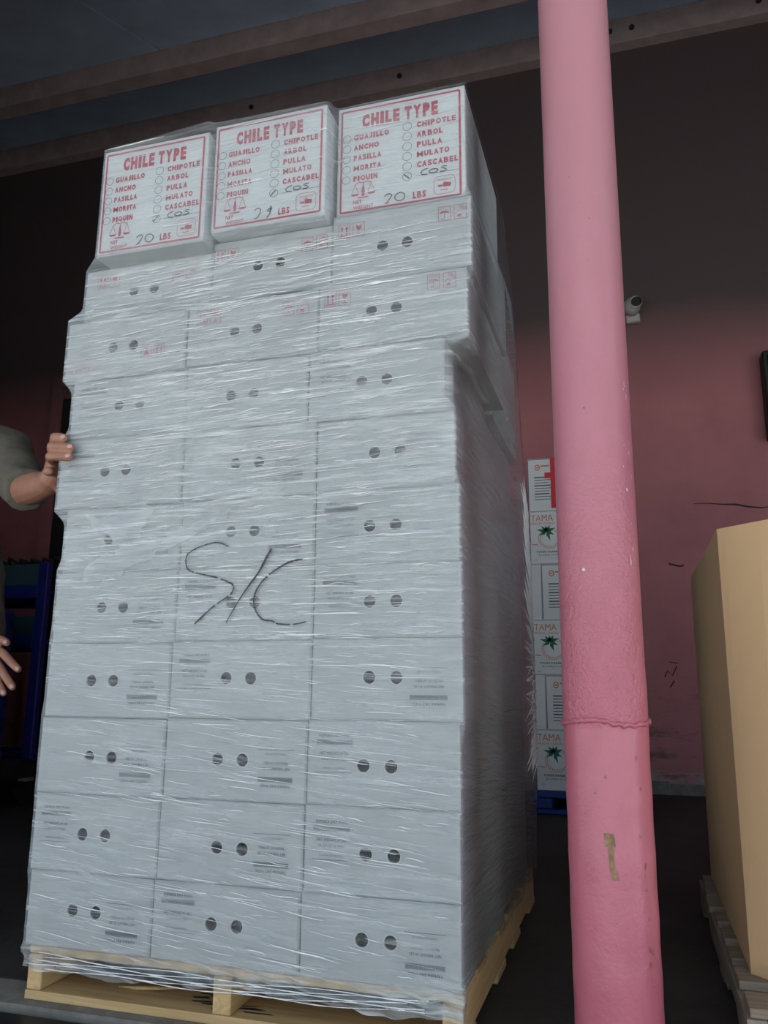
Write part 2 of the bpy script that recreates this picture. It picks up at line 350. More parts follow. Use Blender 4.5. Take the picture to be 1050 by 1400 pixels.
for a, z, s in ((-.25, .50, .03), (.0, .53, .04), (-.5, .46, .02), (.1, .27, .02), (-.35, .36, .02), (.25, 1.72, .02), (-.1, 1.28, .03)):
    on_pillar('chip', blob(a, z, s, s*.09), M_RUST)

# ------------------------------------------------------------------ text and print helpers
_tc = {}
def text_geo(s, bold=0.0):
    """(verts, faces) of a line of lettering, scaled so that capitals are 1 high and the line is 1 wide"""
    k = (s, bold)
    if k not in _tc:
        cu = bpy.data.curves.new('lettering', 'FONT'); cu.body = s; cu.offset = bold; cu.resolution_u = 2 if len(s) < 12 else 1
        cu.align_x = 'LEFT'; cu.space_character = 1.0+bold*2.4
        o = bpy.data.objects.new('lettering', cu); COL.objects.link(o); dg = bpy.context.evaluated_depsgraph_get()
        me = bpy.data.meshes.new_from_object(o.evaluated_get(dg)); V = np.array([v.co[:] for v in me.vertices]); F = [tuple(p.vertices) for p in me.polygons]
        bpy.data.objects.remove(o); bpy.data.curves.remove(cu); bpy.data.meshes.remove(me)
        V = V[:, :2]; lo, hi = V.min(0), V.max(0); _tc[k] = ((V-lo)/(hi-lo), F)
    return _tc[k]
_lw = {}
def put_word(mb, s, x0, x1, z0, z1, bold):
    """heavy display lettering set letter by letter; the wide letters stay open"""
    W_ = {'I': .30, 'J': .46, 'M': .92, 'W': 1.0, 'Q': .78, 'O': .72, 'G': .70, 'C': .62, 'L': .52, 'E': .54, 'T': .58, 'P': .58, 'S': .56}
    ws = [W_.get(c, .66) for c in s]; gap = .13; tot = sum(ws)+gap*(len(s)-1); x = 0.0
    for c, w_ in zip(s, ws):
        a = x0+(x1-x0)*x/tot; b_ = x0+(x1-x0)*(x+w_)/tot; V, F = text_geo(c, bold*(.35 if c in 'MW' else .75 if c in 'QGEBS' else 1.0))
        mb.add([(a+(b_-a)*p, 0, z0+(z1-z0)*q) for p, q in V], F); x += w_+gap
def put_text(mb, s, x0, x1, z0, z1, y=0.0, bold=0.0, flip=False):
    V, F = text_geo(s, bold)
    if flip: V = 1-V
    mb.add([(x0+(x1-x0)*a, y, z0+(z1-z0)*b) for a, b in V], F)
def circle2(cx, cz, rx, rz, n=20): return [(cx+rx*math.cos(2*PI*i/n), cz+rz*math.sin(2*PI*i/n)) for i in range(n)]

# ------------------------------------------------------------------ cartons
def carton_mesh(wd, dp, ht, holes=True, name='carton', mat=None, hx=.0305, hr=.0138, hz=0.0, cx=0.0):
    """front face at y=0 in the local frame, base at z=0, centre x=0; the front carries two punched hand holes"""
    mb = MB(); c = .004; x0, x1 = -wd/2, wd/2
    fr = [(x0+c, c), (x1-c, c), (x1-c, ht-c), (x0+c, ht-c)]
    if holes:
        vs_ = [Vector(p) for p in fr]; ed = [(0, 1), (1, 2), (2, 3), (3, 0)]; cs = [(cx-hx, ht/2+hz), (cx+hx, ht/2+hz)]; nn = 18
        for q in cs:
            b0 = len(vs_); vs_ += [Vector(p) for p in circle2(q[0], q[1], hr, hr, nn)]; ed += [(b0+i, b0+(i+1) % nn) for i in range(nn)]
        V, _, F, *_ = delaunay_2d_cdt(vs_, ed, [], 0, 1e-6)
        keep = []
        for t in F:
            m = sum((V[i] for i in t), Vector((0, 0)))/len(t)
            if all((m-Vector(q)).length > hr*.98 for q in cs): keep.append(tuple(t))
        # orient so that normals look towards -y
        out = []
        for t in keep:
            a, b_, d_ = (V[i] for i in t[:3]); out.append(t if (b_-a).cross(d_-a) > 0 else t[::-1])
        mb.add([(p.x, 0, p.y) for p in V], out)
        for q in cs:                               # rim: the thickness of the board
            v = [(a, yy, b_) for yy in (0, .005) for a, b_ in circle2(q[0], q[1], hr, hr, nn)]
            mb.add(v, [(i, nn+i, nn+(i+1) % nn, (i+1) % nn) for i in range(nn)])
    else: mb.poly2(fr)
    o = [(x0, c), (x1, c), (x1, ht), (x0, ht)]; o = [(x0, 0), (x1, 0), (x1, ht), (x0, ht)]
    v = [(a, 0, b_) for a, b_ in fr]+[(a, c, b_) for a, b_ in o]+[(a, dp, b_) for a, b_ in o]
    fc = [(i, 4+i, 4+(i+1) % 4, (i+1) % 4) for i in range(4)]+[(4+i, 8+i, 8+(i+1) % 4, 4+(i+1) % 4) for i in range(4)]+[(8, 11, 10, 9)]
    mb.add(v, [q[::-1] for q in fc]); return mb.mesh(name, mat or M_WHITE)
# dark cup seen inside a hand hole
def hole_mesh(hr=.0138, nn=18):
    mb = MB(); v = [(a, yy, b_) for yy, k in ((.0045, .995), (.045, 1.5)) for a, b_ in circle2(0, 0, hr*k, hr*k, nn)]
    mb.add(v, [(i, (i+1) % nn, nn+(i+1) % nn, nn+i) for i in range(nn)]+[tuple(nn+i for i in range(nn))]); return mb.mesh('hand_hole', M_DARK)
HOLE = hole_mesh()
def rim_mesh(hr=.0138, nn=18):
    mb = MB(); mb.line2(circle2(0, 0, hr*1.10, hr*1.10, nn), .0022, -.0004, True); return mb.mesh('hole_rim', M_RIM)
RIM = rim_mesh()
# small printed block: a line, a hatched bar, two lines of weight and origin, a rule and a footer
def block_mesh(flip):
    mb = MB(); sg = -1 if flip else 1
    def tx(s, zc, h, w_, bold=.0):
        put_text(mb, s, -w_/2, w_/2, sg*zc-h/2, sg*zc+h/2, 0, bold, flip)
    tx('PAPRIKA DRY PODS', .0445, .0062, .070, .02)
    for i in range(46):
        x = -.041+.082*i/46; mb.poly2([(x, sg*.031-.0036), (x+.0011, sg*.031-.0036), (x+.0011, sg*.031+.0036), (x, sg*.031+.0036)])
    mb.line2([(-.041, sg*.0265), (.041, sg*.0265)], .0008); mb.line2([(-.041, sg*.0355), (.041, sg*.0355)], .0008)
    tx('NET WEIGHT 30 LBS', .0085, .0060, .066, .015); tx('PRODUCT OF PERU', -.0035, .0060, .058, .015)
    tx('STORE IN A COOL DRY PLACE', -.0225, .0040, .052); mb.line2([(-.043, -sg*.031), (.043, -sg*.031)], .0011)
    return mb.mesh('printed_text', M_GREYI)
BLK = {False: block_mesh(False), True: block_mesh(True)}
def icon_meshes():
    """pairs of framed transport symbols in red: arrows + glass, umbrella + shield from heat"""
    def frame(mb, cx): mb.line2([(cx-.0145, -.0185), (cx+.0145, -.0185), (cx+.0145, .0185), (cx-.0145, .0185)], .0016, 0, True)
    def arrows(mb, cx):
        frame(mb, cx); mb.line2([(cx-.0115, -.0135), (cx+.0115, -.0135)], .0022)
        for s in (-.006, .006):
            mb.line2([(cx+s, -.011), (cx+s, .006)], .0028); mb.poly2([(cx+s-.0042, .005), (cx+s+.0042, .005), (cx+s, .0135)])
    def glass(mb, cx):
        frame(mb, cx); mb.poly2([(cx-.007, .0145), (cx-.0065, .004), (cx-.003, -.001), (cx+.003, -.001), (cx+.0065, .004), (cx+.007, .0145), (cx+.001, .008)])
        mb.line2([(cx, -.001), (cx, -.0125)], .002); mb.line2([(cx-.007, -.0135), (cx+.007, -.0135)], .002)
    def brolly(mb, cx):
        frame(mb, cx); top = [(cx+.0115*math.cos(PI*i/10), .0005+.0075*math.sin(PI*i/10)) for i in range(11)]
        mb.poly2(top+[(cx, .003)]); mb.line2([(cx, .002), (cx, -.0115), (cx-.002, -.014), (cx-.005, -.0135), (cx-.006, -.0115)], .0013)
        for i in range(4):
            for j in range(2): x = cx-.0095+.006*i+.002*j; z = .0115+.0035*j; mb.line2([(x, z), (x+.0012, z+.0022)], .0011)
    def heat(mb, cx):
        frame(mb, cx)
        for i in range(5): a = PI*1.02+i*PI*.115; mb.line2([(cx+.0125+.006*math.cos(a), .0165+.006*math.sin(a)), (cx+.0125+.017*math.cos(a), .0165+.017*math.sin(a))], .0012)
        mb.line2([(cx-.0115, -.004), (cx-.004, .0035), (cx+.0045, -.004)], .0018); mb.line2([(cx-.008, -.0135), (cx+.003, -.0135)], .0013)
        mb.poly2([(cx-.0075, -.0115), (cx+.0015, -.0115), (cx+.0025, -.0065), (cx-.0065, -.0065)])
    A = MB(); arrows(A, -.0185); glass(A, .0185); B = MB(); brolly(B, -.019); heat(B, .019)
    C_ = {}
    for nm, mb in (('A', A), ('B', B)):
        C_[nm] = mb.mesh('handling_symbols', M_RED2)
        q = MB(); q.v = [(-x, y, -z) for x, y, z in mb.v]; q.f = mb.f; C_[nm+'r'] = q.mesh('handling_symbols', M_RED2)
    return C_
ICON = icon_meshes()

ZL = [.112, .2737, .4444, .6184, .7936, .9695, 1.1312, 1.3143, 1.4740, 1.6343, 1.7880]
ZR = [.112, .2750, .4510, .6277, .8029, .9650, 1.1370, 1.3070, 1.4850, 1.6490, 1.8174]
ROWX = [(-.509, -.181, .170, .512), (-.514, -.177, .173, .512), (-.515, -.174, .176, .514), (-.513, -.171, .181, .521), (-.511, -.168, .181, .520),
        (-.501, -.167, .180, .517), (-.528, -.171, .179, .508), (-.510, -.174, .156, .488), (-.533, -.176, .181, .544), (-.498, -.117, .212, .555)]
ROWY = [(0, 0, 0), (.001, .0, .001), (0, .001, 0), (.002, .0, .0), (.003, .002, .002), (.004, .003, .003), (-.006, .001, .004), (-.002, -.003, -.003), (-.014, -.010, -.013), (-.004, -.006, -.012)]
BLOCKS = {(0, 0): [('r', True)], (0, 1): [('l', False)], (0, 2): [('r', True)], (1, 0): [('l', False)], (1, 1): [('r', True)], (1, 2): [('l', False)],
          (2, 0): [('r', True)], (2, 1): [('r', True)], (2, 2): [('l', False)], (3, 0): [('r', True)], (3, 1): [('l', False)], (3, 2): [('r', True)],
          (4, 0): [('r', True)], (4, 1): [('l', False)], (4, 2): [('l', False)], (5, 0): [('r', True)], (5, 1): [('r', True)], (5, 2): [('l', False)],
          (6, 0): [('l', False)], (6, 1): [('r', True)], (6, 2): [('r', False)], (7, 0): [('l', False)], (7, 2): [('l', False)]}
ICONS = {(8, 0): [('Br', -.135, -.045), ('Ar', .085, -.025)], (8, 1): [('A', -.118, .045), ('B', .118, .040)], (8, 2): [('A', -.133, .042), ('B', .122, .052)],
         (9, 0): [('A', -.118, .035), ('B', .11, .020)], (9, 1): [('A', -.125, .040), ('B', .116, .038)], (9, 2): [('A', -.122, .045), ('B', .128, .050)]}
ORD = ['bottom', 'second', 'third', 'fourth', 'fifth', 'sixth', 'seventh', 'eighth', 'ninth', 'tenth']
SIDE = ['left', 'middle', 'right']
def extra_words(i, k):
    if (i, k) in ICONS: return 'with red handling symbols'
    q = BLOCKS.get((i, k))
    if not q: return 'with no print in view'
    return 'with small print %s of its holes' % ({'l': 'left', 'r': 'right'}[q[0][0]])
DEP = .56
ZTOP = [1.7885, 1.8120, 1.8290]
for i in range(10):
    xs = ROWX[i]
    for k in range(3):
        t = [.1, .5, .9][k]; z0 = ZL[i]+(ZR[i]-ZL[i])*t; z1 = (ZL[i+1]+(ZR[i+1]-ZL[i+1])*t if i < 9 else ZTOP[k])-.0012
        x0, x1 = xs[k]+.0012, xs[k+1]-.0012; yy = ROWY[i][k]; z0 = [1.6418, 1.6478, 1.6482][k] if i == 9 else z0; cx = -.004+.006*rng.standard_normal()
        o = link('carton', carton_mesh(x1-x0, DEP, z1-z0, cx=cx, hz=-.001+.004*rng.standard_normal()), None, ((x0+x1)/2, yy, z0))
        ho = (o.data.vertices, )
        lab = 'white carton %s, %s column, %s layer above the pallet' % (extra_words(i, k), SIDE[k], ORD[i])
        tag(o, lab, 'carton', 'white cartons of the wrapped pallet stack')
        # the holes' centres again, from the mesh itself
        cs = []
        co = np.array([v.co[:] for v in o.data.vertices]); rim = co[(np.abs(co[:, 1]-.005) < 1e-6)]
        for sgn in (-1, 1):
            q = rim[(rim[:, 0]-rim[:, 0].mean())*sgn > 0]; cs.append(q.mean(0))
        for q in cs:
            link('hand_hole', HOLE, o, (q[0], 0, q[2])); link('hole_rim', RIM, o, (q[0], 0, q[2]))
        hw = (x1-x0)/2
        for sd, fp in BLOCKS.get((i, k), []):
            link('printed_text', BLK[fp], o, ((-hw+.062) if sd == 'l' else (hw-.072), -.0006, (z1-z0)*(.56 if sd == 'l' else .46)))
        for nm, dx, dz in ICONS.get((i, k), []):
            link('handling_symbols', ICON[nm], o, (dx, -.0006, (z1-z0)/2+dz))
        if k == 2:                                # the carton behind, seen through the film from the right side
            x1b = min(x1, .512)-.012
            ob = link('carton', carton_mesh(.33, .553, z1-z0, False), None, (x1b-.165, yy+DEP+.03, z0))
            tag(ob, 'plain white carton at the rear of the right side, %s layer above the pallet' % ORD[i], 'carton', 'white cartons of the wrapped pallet stack')
# the three tall cartons with the printed chile form on top
def wob(pts, s=.0): return pts
HAND = {
 'cos': [[(.02, .55), (-.0, .75)], ],
}
def script_stroke(mb, pts, x0, z0, sx, sz, wd=.0024): mb.line2([(x0+a*sx, z0+b*sz) for a, b in pts], wd, -.0012)
DIG2 = [(0, .75), (.15, .98), (.35, .95), (.42, .75), (.25, .35), (.1, .02), (.02, .0), (.2, .10)]
DIG0 = [(.5+.28*math.cos(a), .5+.42*math.sin(a)) for a in np.linspace(1.4, 1.4+2*PI+.3, 16)]
LC = [(.28, .95), (.1, .8), (.0, .5), (.05, .15), (.25, .02)]
LO = [(.5+.17*math.cos(a), .42+.28*math.sin(a)) for a in np.linspace(1.2, 1.2+2*PI+.4, 14)]
LS = [(1.0, .82), (.85, .88), (.78, .7), (.92, .5), (1.0, .3), (.9, .12), (.74, .15)]
def chile_label(o, wd, ht, var):
    X = lambda a: -wd/2+wd*a; Z = lambda b: ht*(1-b)
    red = MB(); m = .022
    bx = [(X(.035), Z(.045)), (X(.965), Z(.045)), (X(.965), Z(.965)), (X(.035), Z(.965))]
    red.line2([bx[0], bx[1]], .005); red.line2([bx[1], bx[2]], .005); red.line2([bx[2], bx[3]], .005); red.line2([bx[3], bx[0]], .005)
    put_word(red, 'CHILE', X(.20), X(.50), Z(.222), Z(.098), .075); put_word(red, 'TYPE', X(.54), X(.80), Z(.222), Z(.098), .075)
    lt = [('GUAJILLO', .30), ('ANCHO', .215), ('PASILLA', .235), ('MORITA', .235), ('PIQUIN', .205)]
    rt = [('CHIPOTLE', .30), ('ARBOL', .20), ('PULLA', .195), ('MULATO', .25), ('CASCABEL', .315)]
    for j, (s, w_) in enumerate(lt): zc = .300+.094*j; put_word(red, s, X(.135), X(.135+w_*.94), Z(zc+.025), Z(zc-.025), .062)
    for j, (s, w_) in enumerate(rt): zc = .285+.090*j; put_word(red, s, X(.635), X(.635+w_), Z(zc+.025), Z(zc-.025), .062)
    put_text(red, 'NET', X(.135), X(.205), Z(.905), Z(.872), 0, .02); put_text(red, 'WEIGHT', X(.135), X(.30), Z(.952), Z(.920), 0, .02)
    put_word(red, 'LBS', X(.605), X(.705), Z(.940), Z(.880), .06)
    # balance scales
    cx, cz = X(.215), Z(.80)
    red.poly2([(cx-.003, cz-.012), (cx+.003, cz-.012), (cx+.0045, cz), (cx, cz+.026), (cx-.0045, cz)]); red.line2([(cx-.014, cz-.016), (cx+.014, cz-.016)], .004)
    red.line2([(cx-.021, cz+.022), (cx-.010, cz+.027), (cx, cz+.024), (cx+.010, cz+.027), (cx+.021, cz+.022)], .0022)
    for s in (-1, 1):
        q = cx+s*.021; red.line2([(q, cz+.022), (q-.009, cz-.004)], .0011); red.line2([(q, cz+.022), (q+.009, cz-.004)], .0011)
        red.poly2([(q-.011, cz-.004), (q+.011, cz-.004), (q+.006, cz-.0095), (q-.006, cz-.0095)])
    # emblem: rounded badge with arched lettering over a small device
    ex, ez, ew, eh = X(.845), Z(.86), .026, .0235
    rr = [(ex+ew*math.copysign(abs(math.cos(a))**.4, math.cos(a)), ez+eh*math.copysign(abs(math.sin(a))**.4, math.sin(a))) for a in np.linspace(0, 2*PI, 28, endpoint=False)]
    red.line2(rr, .0011, 0, True); put_text(red, 'PRODUCE', ex-.018, ex+.018, ez+.012, ez+.0165, 0, .0)
    red.poly2([(ex-.016, ez-.004), (ex-.004, ez-.004), (ex-.004, ez+.001), (ex-.016, ez+.001)])
    red.poly2([(ex-.003, ez-.006), (ex+.015, ez-.006), (ex+.016, ez+.004), (ex+.004, ez+.006), (ex-.003, ez+.004)])
    red.line2(circle2(ex+.001, ez+.0035, .004, .004, 10), .0016, 0, True); red.line2([(ex-.010, ez-.013), (ex+.008, ez-.013)], .002)
    link('printed_form', red.mesh('printed_form', M_RED), o, (0, -.0006, 0))
    gr = MB()
    for j in range(5): gr.line2(circle2(X(.078), Z(.300+.094*j), .0105, .0105, 22), .0012, 0, True)
    for j in range(6): gr.line2(circle2(X(.560), Z(.285+.090*j), .0112, .0112, 22), .0012, 0, True)
    gr.line2([(X(.63), Z(.745)), (X(.955), Z(.745))], .0009)
    link('tick_circles', gr.mesh('tick_circles', M_GREYI), o, (0, -.0005, 0))
    ink = MB(); x0, z0 = X(.665), Z(.750); sx, sz = wd*.20, ht*.058
    for q in (LC, LO, LS): script_stroke(ink, q, x0, z0, sx, sz)
    script_stroke(ink, [(0, 0), (.4, .55), (1, 1)] if var != 2 else [(0, 1), (.4, .6), (1, 0)], X(.535), Z(.758), wd*.045, ht*.045, .003)
    nz0 = Z(.945); s2 = ht*.085
    if var == 1:
        script_stroke(ink, [(0, .8), (.2, 1), (.4, .85), (.38, .5), (.2, .1), (0, .05)], X(.395), nz0, wd*.14, s2*1.15)
        script_stroke(ink, [(.5, .8), (.3, .6), (.45, .45), (.6, .7), (.55, 1.0), (.5, .3), (.3, -.05)], X(.465), nz0, wd*.14, s2*1.15)
    else:
        script_stroke(ink, DIG2, X(.385), nz0, wd*.14, s2); script_stroke(ink, DIG0, X(.435), nz0, wd*.14, s2)
    link('handwriting', ink.mesh('handwriting', M_MARK), o, (0, -.0004, 0))
CH = [(-.430, -.118, 1.7904, 2.100, -.060, 'left'), (-.103, .203, 1.8135, 2.118, -.050, 'middle'), (.216, .541, 1.830, 2.137, 0.0, 'right')]
for j, (x0, x1, z0, z1, yy, wh) in enumerate(CH):
    z0 = max(z0, ZTOP[j]); o = link('chile_carton', carton_mesh(x1-x0, .50, z1-z0, False, 'chile_carton', M_WHITE2), None, ((x0+x1)/2, yy, z0))
    tag(o, 'white carton with a red chile form, %s one of three on top of the stack' % wh, 'carton', 'chile form cartons on top of the stack')
    chile_label(o, x1-x0, z1-z0, j)

o = link('chile_carton', carton_mesh(.275, .50, .298, False, 'chile_carton'), None, (.350, .53, 1.8290))
tag(o, 'plain white carton behind the right chile form carton, on top of the stack', 'carton', 'chile form cartons on top of the stack')
# ------------------------------------------------------------------ pallet under the stack
pal = empty('wooden_pallet', (0, 0, 0)); tag(pal, 'new pine pallet carrying the tall film-wrapped stack of white cartons', 'pallet')
for x0, x1 in ((-.493, -.455), (-.024, .018), (.472, .512)):
    MB().box((x0, .002, .020), (x1, 1.20, .0935), ch=.002).build('stringer', M_PINEY, pal)
yb = 0.0
for k, (y, wdt) in enumerate(((0.0, .14), (.42, .14), (.70, .14), (1.065, .14))):
    MB().box((-.495, y, 0.0005), (.514, y+wdt, .0195), ch=.0015).build('bottom_board', M_PINE, pal)
for k in range(8):
    y = .006+k*.150; MB().box((-.495, y, .094), (.514, y+(.13 if k in (0, 7) else .105), .1115), ch=.0015).build('deck_board', M_PINE, pal)
sp = MB(); sp.tube([(-.30, .075, .0215), (-.25, .072, .0245), (-.20, .082, .0255), (-.165, .10, .0235)], [.001, .004, .004, .001], 6).build('splinter', M_PINE, pal)
st = MB()
for i in range(14):
    x = -.18+.16*rng.random()+.02*i*.3; y = .02+.09*rng.random(); st.add([(x, y, .0199), (x+.05*rng.random()+.02, y+.004, .0199), (x+.05*rng.random()+.02, y+.012*rng.random()+.006, .0199), (x-.01, y+.006, .0199)], [(0, 1, 2, 3)])
st.build('black_smear', M_MARK, pal)

# ------------------------------------------------------------------ stretch film
NZ, NF, NS, NB, NCn = 220, 150, 40, 16, 4
zz = np.linspace(.070, 2.135, NZ)
k_ = int(np.searchsorted(zz, 1.7895)); zz[k_-1], zz[k_] = 1.7889, 1.7900
xl = np.zeros(NZ); xr = np.zeros(NZ); FY = np.full((NZ, 3), 0.0)
def at_z(z):
    for i in range(10):
        lo = (ZL[i]+ZR[i])/2; hi = (ZL[i+1]+ZR[i+1])/2
        if (i < 9 and z < hi) or (i == 9 and z < 1.7895): return ROWX[i][0], ROWX[i][3], ROWY[i]
    return (-.430, .555, (-.060, -.050, -.012)) if z < 1.833 else (-.430, .541, (-.060, -.050, 0.0))
for a, z in enumerate(zz):
    if z < .112: xl[a], xr[a], FY[a] = -.509, .516, (0, 0, 0)
    else: q = at_z(z); xl[a], xr[a], FY[a] = q[0], q[1], q[2]
def env(A, sgn, win=2, it=3, clear=.004):
    """outer envelope: nothing inside the cartons, corners rounded over a couple of centimetres"""
    B = A*sgn
    def dil(q, w_): P = np.pad(q, w_, 'edge'); return np.max([P[i:i+len(q)] for i in range(2*w_+1)], 0)
    E_ = dil(B, win); D1 = dil(B, min(win, 1))
    for _ in range(it): Q = np.pad(E_, 1, 'edge'); E_ = np.maximum((Q[:-2]+Q[1:-1]*2+Q[2:])/4, D1)
    return (np.maximum(E_, D1)+clear)*sgn
NT_ = int(np.searchsorted(zz, 1.7895))                     # the form cartons overhang: no rounding across that step
def split_env(A, sgn, win, clear): return np.concatenate([env(A[:NT_], sgn, win, 3, clear), env(A[NT_:], sgn, 0, 0, clear)])
xl = split_env(xl, -1, 2, .004); xr = env(xr, 1, 2, 3, .004); FYs = np.stack([split_env(FY[:, k], -1, 2, .0035) for k in range(3)], 1)
XC = np.array([[-.60, -.185, -.150, .165, .195, .60]]*NZ)     # knots along the front
verts = []; ring_n = None; YB = 1.155
top_bl = None
for a, z in enumerate(zz):
    X0, X1 = xl[a], xr[a]; ring = []
    cr_ = .008
    for i in range(NF+1):
        x = X0+cr_+(X1-X0-2*cr_)*i/NF
        k3 = np.interp(x, [-.166, -.148, .165, .195] if z < 1.79 else [-.117, -.104, .208, .215], [0, 1, 1, 2]); y = np.interp(k3, [0, 1, 2], FYs[a])
        if z > .5 and z < 1.3:              # a loose fold running up to the right
            dd = (z-.985)-(x+.43)*.37; y -= .007*math.exp(-(dd/.028)**2)*max(0, min(1, (x+.50)*8, (.20-x)*6)); d2 = (z-1.045)-(x+.43)*.25; y -= .004*math.exp(-(d2/.016)**2)*max(0, min(1, (x+.5)*8, (-.08-x)*8))
        if z < .108:                        # bunched foot hanging over the pallet front
            y = -.0045-.006*abs(math.sin(x*41+z*60))-.004*math.sin(x*97+z*30)-.003
        ring.append((x, y))
    yf = ring[-1][1]; y0 = ring[0][1]
    for i in range(1, NCn): t = PI/2*i/NCn; ring.append((X1-cr_+cr_*math.sin(t), yf+cr_-cr_*math.cos(t)))
    xb = np.interp(z, [.06, .4, 1.0, 1.6, 2.13], [.528, .540, .535, .520, .500])
    for i in range(NS+1):
        t = i/NS; y = yf+cr_+(YB-cr_-yf-cr_)*t; tb = min(1, max(0, (y-.575)/(YB-.575))); x = X1+(xb-X1)*tb
        x += .006*math.sin(PI*t)*(.5+.5*math.sin(z*7+1))+.004*(.5+.5*math.sin(z*23+t*9))*t*(1-t)*4
        x = max(x, .5035)
        ring.append((x, y))
    for i in range(1, NCn): t = PI/2*i/NCn; ring.append((xb-cr_*2+cr_*2*math.cos(t), YB-cr_+cr_*math.sin(t)))
    for i in range(NB+1): ring.append((xb-.016+(X0+.016-(xb-.016))*i/NB, YB))
    for i in range(1, NS): t = i/NS; ring.append((X0, YB-.01+(y0+cr_-YB+.01)*t))
    for i in range(0, NCn): t = PI/2*i/NCn; ring.append((X0+cr_-cr_*math.cos(t), y0+cr_-cr_*math.sin(t)))
    ring_n = len(ring); verts += [(x, y, z) for x, y in ring]
# wavy hem at the foot and free upper edge pulled from box top to box top
for j in range(ring_n):
    for a in range(8):
        x, y, z = verts[a*ring_n+j]; k = 1-a/8
        if y > .02: verts[a*ring_n+j] = (x, y, max(z, .1150+.004*math.sin(y*23)+.0005*a))
        else: verts[a*ring_n+j] = (min(max(x, -.499), .517) if z < .094 else x, y, z+k*k*(.006*math.sin(x*9+1.2)+.004*math.sin(x*31)))
    x, y, z = verts[(NZ-1)*ring_n+j]
    tz = np.interp(x, [-.43, -.30, -.118, -.10, .208, .216, .541], [2.106, 2.112, 2.128, 2.126, 2.124, 2.137, 2.141]) if y < .2 else 2.125
    for a in range(NZ-20, NZ):
        x, y, z = verts[a*ring_n+j]; verts[a*ring_n+j] = (x, y, min(z, tz-.0002*(NZ-1-a)))
    verts[(NZ-1)*ring_n+j] = (x, y, tz)
faces = [(a*ring_n+j, a*ring_n+(j+1) % ring_n, (a+1)*ring_n+(j+1) % ring_n, (a+1)*ring_n+j) for a in range(NZ-1) for j in range(ring_n)]
mbf = MB(); mbf.v = verts; mbf.f = faces
film = mbf.build('stretch_film', M_FILM, None, True)
tag(film, 'clear plastic stretch film wrapped round the whole pallet stack of white cartons', 'plastic film')
# marker letters written on the film
S_ = [(-.0328, 1.016), (-.0568, 1.026), (-.0817, 1.0253), (-.1187, 1.0143), (-.1399, 1.0009), (-.1431, .9811), (-.1344, .9638), (-.1087, .9545), (-.0647, .9448), (-.0303, .9328), (-.0145, .9213), (-.0226, .9023), (-.0491, .8864), (-.0785, .865), (-.1107, .8364)]
D_ = [(.0777, 1.0066), (.0665, .9877), (.0472, .9526), (.0161, .9123), (-.0119, .8693), (-.0295, .8381)]
C_ = [(.1549, .979), (.1289, .9756), (.1029, .9645), (.0742, .9463), (.0542, .9277), (.0404, .9036), (.0385, .8792), (.0483, .8575), (.0636, .8438), (.0842, .8409), (.099, .8343), (.1366, .8322), (.1678, .8381)]
def dense(P, k=5):
    P = [Vector(p) for p in P]; out = []
    for i in range(len(P)-1):
        p0, p1, p2, p3 = P[max(i-1, 0)], P[i], P[i+1], P[min(i+2, len(P)-1)]
        for j in range(k):
            t = j/k; out.append(.5*((2*p1)+(p2-p0)*t+(2*p0-5*p1+4*p2-p3)*t*t+(3*p1-p0-3*p2+p3)*t**3))
    out.append(P[-1]); return [(q.x, q.y) for q in out]
mk = MB()
for P, wds in ((S_, (.0028, .0038)), (D_, (.0065, .0022)), (C_, (.0042, .0032))):
    q = dense(P); m = len(q); i = 0
    while i < m-1:                       # the ink skips where the film is ridged
        L_ = int(3+5*rng.random()); seg = q[i:i+L_+1]
        if len(seg) > 1: mk.line2(seg, [(wds[0]+(wds[1]-wds[0])*(i+j)/m)*(.7+.5*rng.random()) for j in range(len(seg))], -.0065)
        i += L_+(1 if rng.random() < .38 else 0)
tag(mk.build('marker_writing', M_MARK, film), 'black marker letters S/C written on the film')
# pulled creases in the film on the right side, fanning out from the rear edge
M_CREASE = simple('gathered_film', (.90, .925, .95), .28, .05, 50, bump=0, spec=.8)
M_CREASE2 = simple('glossy_gathered_film', (.93, .95, .97), .16, .03, 50, bump=0, spec=1.0)
cz = MB()
for i in range(330):
    z = .46+.84*rng.random(); ang = np.interp(z, [.45, .62, .78, 1.0, 1.45], [.35, .15, -.12, -.75, -1.15])+.12*rng.standard_normal()
    L_ = (.04+.14*rng.random()**1.5)*np.interp(z, [.4, .8, 1.4], [1.3, 1.2, .7]); y1 = 1.145-.04*rng.random()**2; w0 = .0015+.0024*rng.random()
    P = []
    for j in range(5):
        t = j/4; y = y1-L_*t*math.cos(ang); zc = z+L_*t*math.sin(-ang)+.004*math.sin(t*3); tt = (y-.01)/(YB-.02)
        a_ = min(max((zc-.070)/(2.135-.070)*(NZ-1), 0), NZ-1); base = xr[int(a_)]
        xb = np.interp(zc, [.06, .4, 1.0, 1.6, 2.13], [.528, .540, .535, .520, .500])
        tb = min(1, max(0, (y-.575)/(YB-.575))); P.append((max(base+(xb-base)*tb, .5035)+.007, y, zc))
    cz.tube(P, [w0*.3, w0, w0, w0*.7, w0*.1], 4)
tag(cz.build('film_creases', M_CREASE2, film, True), kind='stuff')
